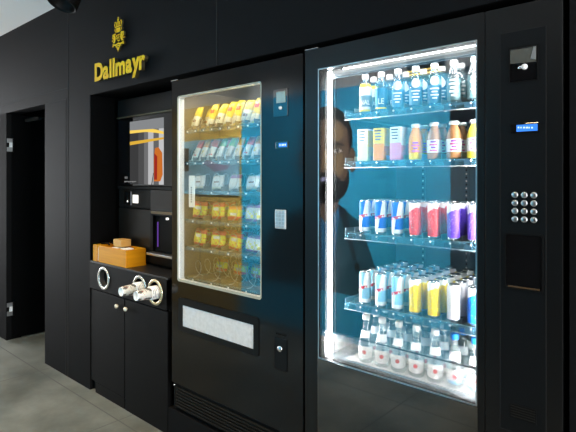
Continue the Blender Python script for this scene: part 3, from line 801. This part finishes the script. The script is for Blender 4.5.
b = MB(); b.frame(-.509,-.425,1.657,1.764,-.505,-.429,1.661,1.760,-.003,-.0006,'recess'); b.box(-.505,-.429,-.0015,-.0008,1.661,1.760,'blackglass'); cu = b.build('coin_unit', sd)
b = MB(); b.prism([(-.503,1.716),(-.431,1.712),(-.431,1.756),(-.503,1.756)], -.0026, -.0018, mat('scoop_steel',(.16,.16,.14),.2,.7)); b.prism([(-.446,1.724),(-.431,1.718),(-.431,1.756),(-.438,1.756)], -.0034,-.0027,'steel'); b.build('coin_scoop', cu)
b = MB(); b.lathe([(.001,-.010),(.007,-.009),(.009,-.0015)], 'white', 18, (-.463,0,1.702), 'y'); b.lathe([(.001,-.008),(.005,-.007),(.006,-.0015)], 'chrome', 14, (-.475,0,1.701), 'y'); b.build('return_button', cu)
b = MB(); b.box(-.502, -.424, -.003, -.0006, 1.508, 1.536, 'blackglass', .0005); di = b.build('display', sd)
b = MB(); b.box(-.485, -.427, -.0036, -.003, 1.512, 1.532, 'lcd')
for j, w in enumerate((.004,.003,.005,.006,.003,.004)): b.box(-.481+j*.0075, -.481+j*.0075+w, -.0042, -.0036, 1.522-.0006*j, 1.5265-.0006*j, 'lcdtext')
b.build('lit_screen', di)
kp = thing('keypad', (0,0,0), None, None); kp.parent = sd; kp.location = Vector((-.4635,-.001,1.288)) - wpos(sd)
for r in range(4):
    for c in range(3):
        x, z = -.490+c*.0262, 1.253+r*.0240
        b = MB(); b.lathe([(.001,-.0055),(.0070,-.0052),(.0090,-.0035),(.0095,-.0006)], 'steel', 20, (x,0,z), 'y'); b.build('key', kp)
b = MB(); b.frame(-.521,-.411,1.042,1.212,-.516,-.416,1.047,1.207,-.0035,-.0006,'recess',.010,.008); b.box(-.515,-.417,-.0016,-.0008,1.048,1.206,'blackglass'); b.box(-.510,-.422,-.0022,-.0014,1.049,1.054, mat('amber_lip',(.05,.025,.006),.5)); b.build('card_recess', sd)
b = MB(); b.box(-.505, -.431, -.002, -.0006, .660, .702, 'recess')
for k in range(5): b.box(-.502, -.434, -.003, -.002, .664+k*.0075, .667+k*.0075, 'gripe')
b.build('speaker_grille', sd)
b = MB(); b.box(-1.303, -1.235, -.004, .030, 1.891, 1.8945, 'chrome', .001); b.build('hinge_bracket', fm)
# lights inside the door
b = MB(); b.box(-1.216, -1.200, .048, .060, .672, 1.80, 'panel', .002); b.box(-1.2155, -1.2112, .022, .048, .672, 1.80, 'panel'); b.build('lamp_rail', fm)
b = MB(); b.box(-1.211, -1.2045, .032, .0475, .675, 1.800, 'led', .001); b.build('light_strip', fm)
b = MB()
for k in range(60): b.box(-1.236, -1.2335, .070, .074, .70+k*.018, .706+k*.018, 'led')
b.build('led_reflection_dots', fm)  # glowing dots stand in for reflections of the LED strip
b = MB(); b.box(-.6055, -.598, .016, .052, .675, 1.80, 'led', .001); b.build('light_strip', fm)
b = MB(); b.box(-1.22, -.60, .046, .12, 1.806, 1.826, 'steel', .002); b.box(-1.15, -.60, .050, .075, 1.800, 1.806, 'ledtop'); b.box(-1.20,-.60,.042,.047,1.778,1.788,'steel'); b.box(-1.20,-.60,.047,.052,1.771,1.777,'liner'); b.box(-1.20,-.60,.0475,.050,1.7895,1.801,'tubefront'); tl = b.build('top_lamp', fm)
b = MB()
for x in (-1.097, -.889, -.66):
    b.box(x-.012, x+.012, ID-.004, ID, .66, 1.82, 'liner')
    for k in range(72): b.box(x-.003, x+.003, ID-.0048, ID-.004, .67+k*.016, .677+k*.016, 'pricewhite' if k % 2 else 'seam')
b.build('slotted_rail', fm)

FCOL = [-1.076+.0715*i for i in range(7)]
FS = [1.633, 1.445, 1.167, .891, .662]
for si, z in enumerate(FS):
    tr = None
    b = MB()
    if si < 4:
        b.box(-1.150, IX1-.001, .070, .60, z-.012, z-.006, 'tray', .001)
        for i in range(8):
            xx = FCOL[0]-.036+.0715*i; b.box(xx-.001, xx+.001, .072, .58, z-.006, z+.014, 'steel')
        b.box(-1.150, -1.146, .060, .60, z-.024, z+.010, 'tray')
    else: b.box(-1.150, IX1-.001, .070, .60, z-.005, z-.001, 'liner_white', .001)
    tr = b.build('shelf', fm)
    if si < 4:
        b = MB(); b.box(-1.150, IX1-.001, .058, .0615, z-.032, z-.004, 'strip', .0005); b.tube([(-1.15,.057,z-.030),(IX1-.002,.057,z-.030)], .0016, 'steel' if si < 2 else 'tray', 6); st = b.build('price_strip', tr)
        for i, x in enumerate(FCOL):
            b = MB(); b.box(x-.020, x+.004, .0555, .0572, z-.028, z-.009, 'pricedark'); b.box(x+.006, x+.018, .0555, .0572, z-.026, z-.012, 'strip'); b.lathe([(.001,.0545),(.0035,.0545),(.0035,.0555)], 'pricewhite', 10, (x+.002,0,z-.012), 'y'); b.build('price_label', st)
b = MB()
for s_ in (0,): b.box(-1.235, -1.225, .10, .13, .66, 1.82, 'linerdark')
b.build('air_duct', fm)
b = MB(); b.box(-1.229, -.611, .012, .015, .666, .770, 'glare'); b.build('glare_strip', fm)  # added milky sheet standing in for glare low in the window
b = MB(); b.box(-1.229, -.611, .0115, .0155, .770, .7735, 'seam'); b.build('glare_edge', fm)  # dark line added along the top of the painted glare

# drink prototypes ------------------------------------------------
def can(key, r=.0222, h=.128):
    b = MB()
    b.lathe([(.001,.002),(r*.75,.0),(r*.82,.002),(r,.010),(r,h-.012),(r*.86,h-.004)], CANM[key], 24,
            ms=['alu','alu','alu',CANM[key],CANM[key]], cap=False)
    o = b.build('drink_can')
    b = MB(); b.lathe([(r*.86,h-.004),(r*.90,h-.001),(r*.86,h),(r*.80,h-.003),(.001,h-.003)], 'alu', 24, cap=False); b.box(-.003,.003,-.012,.002,h-.003,h-.0015,'steel')
    b.build('can_lid', o, org=(0,0,0)); return o
def addtext(o, s, size, r, z, m='white', h=0, xs=.8):
    me = text_mesh(s, size, .0004, m, .0004, xs)
    for v in me.vertices: v.co.z += z
    wrap(me.vertices, r)
    t = bpy.data.objects.new('lettering', me); COL.objects.link(t); t.parent = o; return t
def disc(o, r, R, z, m='whitepaper', name='round_label'):
    b = MB(); mi = b.mi(m); c = b.bm.verts.new((0,0,z)); n = 20; prev = None
    rings = []
    for q in (.5, 1): rings.append([b.bm.verts.new((r*q*math.cos(2*PI*k/n), 0, z+r*q*math.sin(2*PI*k/n))) for k in range(n)])
    for k in range(n):
        b.bm.faces.new((c, rings[0][k], rings[0][(k+1)%n])); b.bm.faces.new((rings[0][k], rings[1][k], rings[1][(k+1)%n], rings[0][(k+1)%n]))
    wrap(b.bm.verts, R); return b.build(name, o, org=(0,0,0))
def tall_bottle(style):
    r = .0235; b = MB()
    bodym = {'a':'pet','b':'pet','c':'pet','d':'bottleglass'}[style]
    b.lathe([(.001,.0),(r*.9,.0),(r,.006),(r,.030),(r*.97,.034),(r,.038),(r,.088),(r*.97,.098),(r*.72,.117),(.012,.127),(.0115,.134)], bodym, 24, cap=False)
    o = b.build('drink_bottle')
    b = MB(); b.lathe([(.0125,.130),(.0135,.132),(.0135,.144),(.012,.149),(.001,.1505)], 'white', 20, cap=True); b.build('bottle_cap', o, org=(0,0,0))
    if style == 'a':
        b = MB(); b.lathe([(r+.0006,.004),(r+.0006,.012),(r+.0006,.085),(r*.98,.098)], 'whitepaper', 24, ms=['yellow','whitepaper','whitepaper'], cap=False); b.build('label', o, org=(0,0,0))
        b = MB(); b.lathe([(r*.99,.099),(r*.80,.112)], 'yellow', 24, cap=False); b.build('collar', o, org=(0,0,0))
        b = MB(); b.lathe([(r+.0009,.018),(r+.0009,.058)], 'panel', 24, cap=False); b.bm.free(); 
        b = MB(); b.lathe([(r+.0009,.022),(r+.0009,.066)], mat('slate_label',(.16,.27,.31),.5), 24, cap=False); b.build('label_band', o, org=(0,0,0))
        addtext(o, 'NAL', .026, r+.0016, .030)
    if style == 'b':
        b = MB(); b.lathe([(r+.0006,.008),(r+.0006,.086)], mat('blue_label',(.02,.16,.28),.4), 24, cap=False); b.build('label', o, org=(0,0,0))
        addtext(o, 'LE', .030, r+.0016, .026)
        b = MB(); b.lathe([(r+.0009,.008),(r+.0009,.013)], 'yellow', 24, cap=False); b.build('label_band', o, org=(0,0,0))
    if style == 'c':
        b = MB(); b.lathe([(r+.0006,.008),(r+.0006,.072)], mat('pale_blue_label',(.05,.22,.38),.4,noise=.6,nscale=120), 24, cap=False); b.build('label', o, org=(0,0,0))
        disc(o, .0165, r+.0012, .086)
        for q in range(4):
            b = MB(); w = (.016,.010,.014,.008)[q]; b.grid(6,1,lambda u, v: Vector(((u-.5)*2*w,-.0006,.056-q*.011+v*.005)),'whitepaper'); wrap(b.bm.verts, r+.0008); b.build('print_line', o, org=(0,0,0))
    if style == 'd':
        b = MB(); b.lathe([(r+.0006,.010),(r+.0006,.086)], mat('grey_green_label',(.12,.24,.26),.4,noise=.3,nscale=90), 24, cap=False); b.build('label', o, org=(0,0,0))
        for q in range(5):
            b = MB(); w = (.014,.017,.012,.015,.009)[q]; b.grid(6,1,lambda u, v: Vector(((u-.5)*2*w,-.0006,.076-q*.013+v*.007)),'whitepaper'); wrap(b.bm.verts, r+.0008); b.build('print_line', o, org=(0,0,0))
    return o
def carton(top, bottom, side):
    b = MB(); w = .023; h = .124
    b.box(-w, w, -w, w, 0, h*.52, bottom, .003); b.box(-w, w, -w, w, h*.52, h, top, .003)
    b.box(w-.0005, w+.0006, -w+.003, w-.003, h*.45, h*.95, side)
    o = b.build('drink_carton')
    b = MB()
    for q in range(4): b.box(-.016+.001*q, .012-.003*(q%2), -w-.0008, -w, h*.90-q*.011, h*.90-q*.011+.004, 'tray' if q else 'panel')
    b.build('print_line', o, org=(0,0,0)); return o
def juice(body, liquid, band):
    r = .0255; b = MB()
    b.lathe([(.001,.0),(r*.9,.0),(r,.005),(r,.026),(r,.066),(r*.98,.078),(r*.75,.098),(r*.50,.112),(r*.48,.119)], body, 24, ms=[liquid,liquid,liquid,band,body,body,body,body], cap=False)
    o = b.build('juice_bottle')
    b = MB(); b.lathe([(.0145,.117),(.017,.118),(.017,.128),(.015,.130),(.001,.130)], 'white', 20); b.build('bottle_cap', o, org=(0,0,0))
    b = MB(); b.lathe([(r+.0006,.024),(r+.0006,.068)], 'whitepaper' if band != 'orange' else 'orange', 24, cap=False); b.build('label', o, org=(0,0,0))
    for q in range(4):
        b = MB(); w = (.010,.014,.008,.013)[q]; b.grid(6,1,lambda u, v: Vector(((u-.5)*2*w,-.0006,.058-q*.010+v*.006)), 'pink' if q % 2 else 'purple'); wrap(b.bm.verts, r+.0010); b.build('print_line', o, org=(0,0,0))
    return o
def water(cap):
    r = .030; b = MB()
    b.lathe([(.001,.002),(r*.86,.0),(r*.97,.006),(r,.020),(r,.070),(r*.93,.090),(r*.60,.114),(.0125,.136),(.0115,.145),(.0115,.166)], 'bottleglass', 26, cap=False)
    o = b.build('water_bottle')
    b = MB(); b.lathe([(.0135,.161),(.0145,.163),(.0145,.177),(.013,.181),(.001,.181)], cap, 20); b.build('bottle_cap', o, org=(0,0,0))
    b = MB()
    def lab(u, v):
        a = (u-.5)*.062; zz = .016+v*.048 ; zz = zz if v > .01 else .016+abs(u-.5)**2*.03
        return Vector((a, -.0008, zz))
    b.grid(12, 8, lab, 'whitepaper', lambda u, v: 'cyan' if (cap == 'blue' and v < .22) else 'whitepaper'); wrap(b.bm.verts, r); b.build('label', o, org=(0,0,0))
    disc(o, .008, r+.0014, .042, 'redprint', 'label_emblem').scale = (1,1,1)
    b = MB(); b.grid(10, 4, lambda u, v: Vector(((u-.5)*.040, -.0008, .096+v*.026)), 'whitepaper')
    for v_ in b.bm.verts:
        hh = v_.co.z; rr = .030*.60+(.118-hh)/(.118-.090)*(.030*.33) if hh < .118 else .018-(hh-.118)/.024*.0055
        a = v_.co.x/rr; v_.co = Vector(((rr+.001)*math.sin(a), -(rr+.001)*math.cos(a), hh))
    b.build('neck_label', o, org=(0,0,0))
    return o
DR = {
 'tall_a':(lambda: tall_bottle('a'), 'white-labelled bottle with yellow collar'), 'tall_b':(lambda: tall_bottle('b'), 'blue bottle with white letters'),
 'tall_c':(lambda: tall_bottle('c'), 'blue bottle with round white label'), 'tall_d':(lambda: tall_bottle('d'), 'grey-green bottle with white print'),
 'car_g':(lambda: carton('whitepaper','palegreen','lemon'), 'white and pale green drink carton'),
 'car_y':(lambda: carton('yellow','orange','yellow'), 'yellow and orange drink carton'),
 'car_p':(lambda: carton('whitepaper','palepink','whitepaper'), 'white and pink drink carton'),
 'jui_o':(lambda: juice('orange','yellow','orange'), 'orange juice bottle'), 'jui_b':(lambda: juice('brownj','brownj','white'), 'amber drink bottle with pink-printed label'),
 'jui_l':(lambda: juice('lemon','lemon','white'), 'lemon yellow drink bottle'),
 'wat_w':(lambda: water('offwhite'), 'clear glass water bottle with pale cap'), 'wat_b':(lambda: water('blue'), 'clear glass water bottle with blue cap'),
}
for k in CANM: DR['can_'+k] = ((lambda kk: (lambda: can(kk)))(k), k+' drink can')
protos = {}
CW = ['leftmost','second','third','middle','fifth','sixth','rightmost']
DW = ['front','second','third','fourth','fifth','last']
SWD = ['top','second','third','fourth','bottom']
def put(kind, si, ci, di, y):
    if kind not in protos: protos[kind] = o = DR[kind][0]()
    else: o = copy_tree(protos[kind])
    o.location = (FCOL[ci], y, FS[si]+.0003+(-.0055 if si < 4 else -.0008))
    o.rotation_euler = (0,0,0 if kind.startswith('car') else math.radians(random.uniform(-6,6) + (30 if kind in ('tall_a','tall_b') else (20 if kind[:3] in ('tal','jui','wat') else 0))))
    cat = 'can' if kind.startswith('can') else ('carton' if kind.startswith('car') else 'bottle')
    tag(o, f"{DR[kind][1]}, {DW[di]} in {CW[ci]} column, {SWD[si]} shelf", cat, f"drinks on the {SWD[si]} shelf of the drinks machine")
R1 = ['tall_a','tall_b','tall_c','tall_c','tall_c','tall_d','tall_d']
R2 = ['car_g','car_y','car_p','jui_o','jui_b','jui_b','jui_l']
R3 = ['can_blue and silver']*3+['can_red']*2+['can_purple']*2
R4 = ['can_light blue and white']*3+['can_yellow']*2+['can_white','can_plain blue']
R5 = ['wat_w']*5+['wat_b']*2
for ci in range(7):
    for di in range(2): put(R1[ci], 0, ci, di, .094+.060*di)
    for di in range(2 if ci != 0 else 1): put(R2[ci], 1, ci, di, .094+.062*di)
    for di in range(4): put(R3[ci], 2, ci, di, .090+.054*di)
    for di in range(6): put(R4[ci], 3, ci, di, .090+.060*di)
    for di in range(3): put(R5[ci], 4, ci, di, .100+.072*di)

# ------------------------------------------------------------------ lights
def area(name, loc, rot, sx, sy, power, col=(1,1,1)):
    l = bpy.data.lights.new(name, 'AREA'); l.shape = 'RECTANGLE'; l.size = sx; l.size_y = sy; l.energy = power; l.color = col
    o = bpy.data.objects.new(name, l); COL.objects.link(o); o.location = loc; o.rotation_euler = rot; return o
def spot(name, loc, target, power, ang, col=(1,1,1), r=.04, blend=.6):
    l = bpy.data.lights.new(name, 'SPOT'); l.energy = power; l.spot_size = math.radians(ang); l.spot_blend = blend; l.color = col; l.shadow_soft_size = r
    o = bpy.data.objects.new(name, l); COL.objects.link(o); o.location = loc
    d = Vector(target)-Vector(loc); o.rotation_euler = d.to_track_quat('-Z','Y').to_euler(); return o
# recessed ceiling lamps
for i, (x, y, w) in enumerate(((-2.1,-.85,'between the two vending machines'),(-3.3,-.85,'in front of the niche'),(-4.6,-.85,'in front of the doorway'),(-.8,-.85,'in front of the drinks machine'),(.6,-.85,'nearest the right end'))):
    t = thing('ceiling_downlight', (x, y, CE), f'round recessed ceiling lamp {w}', 'ceiling lamp', 'round recessed ceiling lamps')
    b = MB(); b.lathe([(.065,CE),(.075,CE-.004),(.060,CE-.006)], 'white', 28, (x,y,0), cap=False); b.build('bezel', t)
    b = MB(); b.lathe([(.001,CE-.003),(.060,CE-.003)], 'lamp', 24, (x,y,0), cap=False); b.build('diffuser', t)
    spot('ceiling_downlight_light', (x,y,CE-.02), (x,y-.25,0), (150 if x == -2.1 else 45), 120, ((1,.72,.36) if -2.5 < x < -.5 else (1,.95,.88)) , .05, .8)
# added spots without fixtures, brightening the mural and the wood wall
for x, p in ((-3.2,215),(-2.4,235),(-1.7,130)):
    spot('mural_fill', (x,-1.0,CE-.03), (x,-1.82,1.25), p, 85, (1,1,1), .05, .7)
spot('wood_fill', (-4.2,-1.0,CE-.03), (-4.2,-1.82,1.2), 105, 90, (1,.9,.7), .05, .7)
# fill lights added at both unseen ends to brighten ceiling and walls
area('fill_right', (2.36,-.95,1.3), (0, math.radians(90), 0), 2.2, 1.5, 170, (.93,.97,1))
area('fill_left', (-8.7,-.95,1.3), (0, math.radians(-90), 0), 2.2, 1.5, 170, (.95,.97,1))

w = bpy.data.worlds.new('World'); sc.world = w; w.use_nodes = True
bg = w.node_tree.nodes['Background']; bg.inputs[0].default_value = (.75,.85,1,1); bg.inputs[1].default_value = .6

# ------------------------------------------------------------------ camera
cam = bpy.data.cameras.new('camera'); co = bpy.data.objects.new('camera', cam); COL.objects.link(co)
co.location = (0, -1.56, 1.375); co.rotation_euler = (PI/2, 0, math.radians(41.86))
cam.sensor_width = 36; cam.lens = 500/576*36; cam.shift_y = -38/576; cam.clip_start = .02
sc.camera = co
sc.view_settings.view_transform = 'Standard'; sc.view_settings.look = 'None'
sc.view_settings.exposure = 0; sc.view_settings.gamma = 1
sc.cycles.transparent_max_bounces = 32; sc.cycles.max_bounces = 8
sc.cycles.use_denoising = True
sc.cycles.sample_clamp_indirect = 6
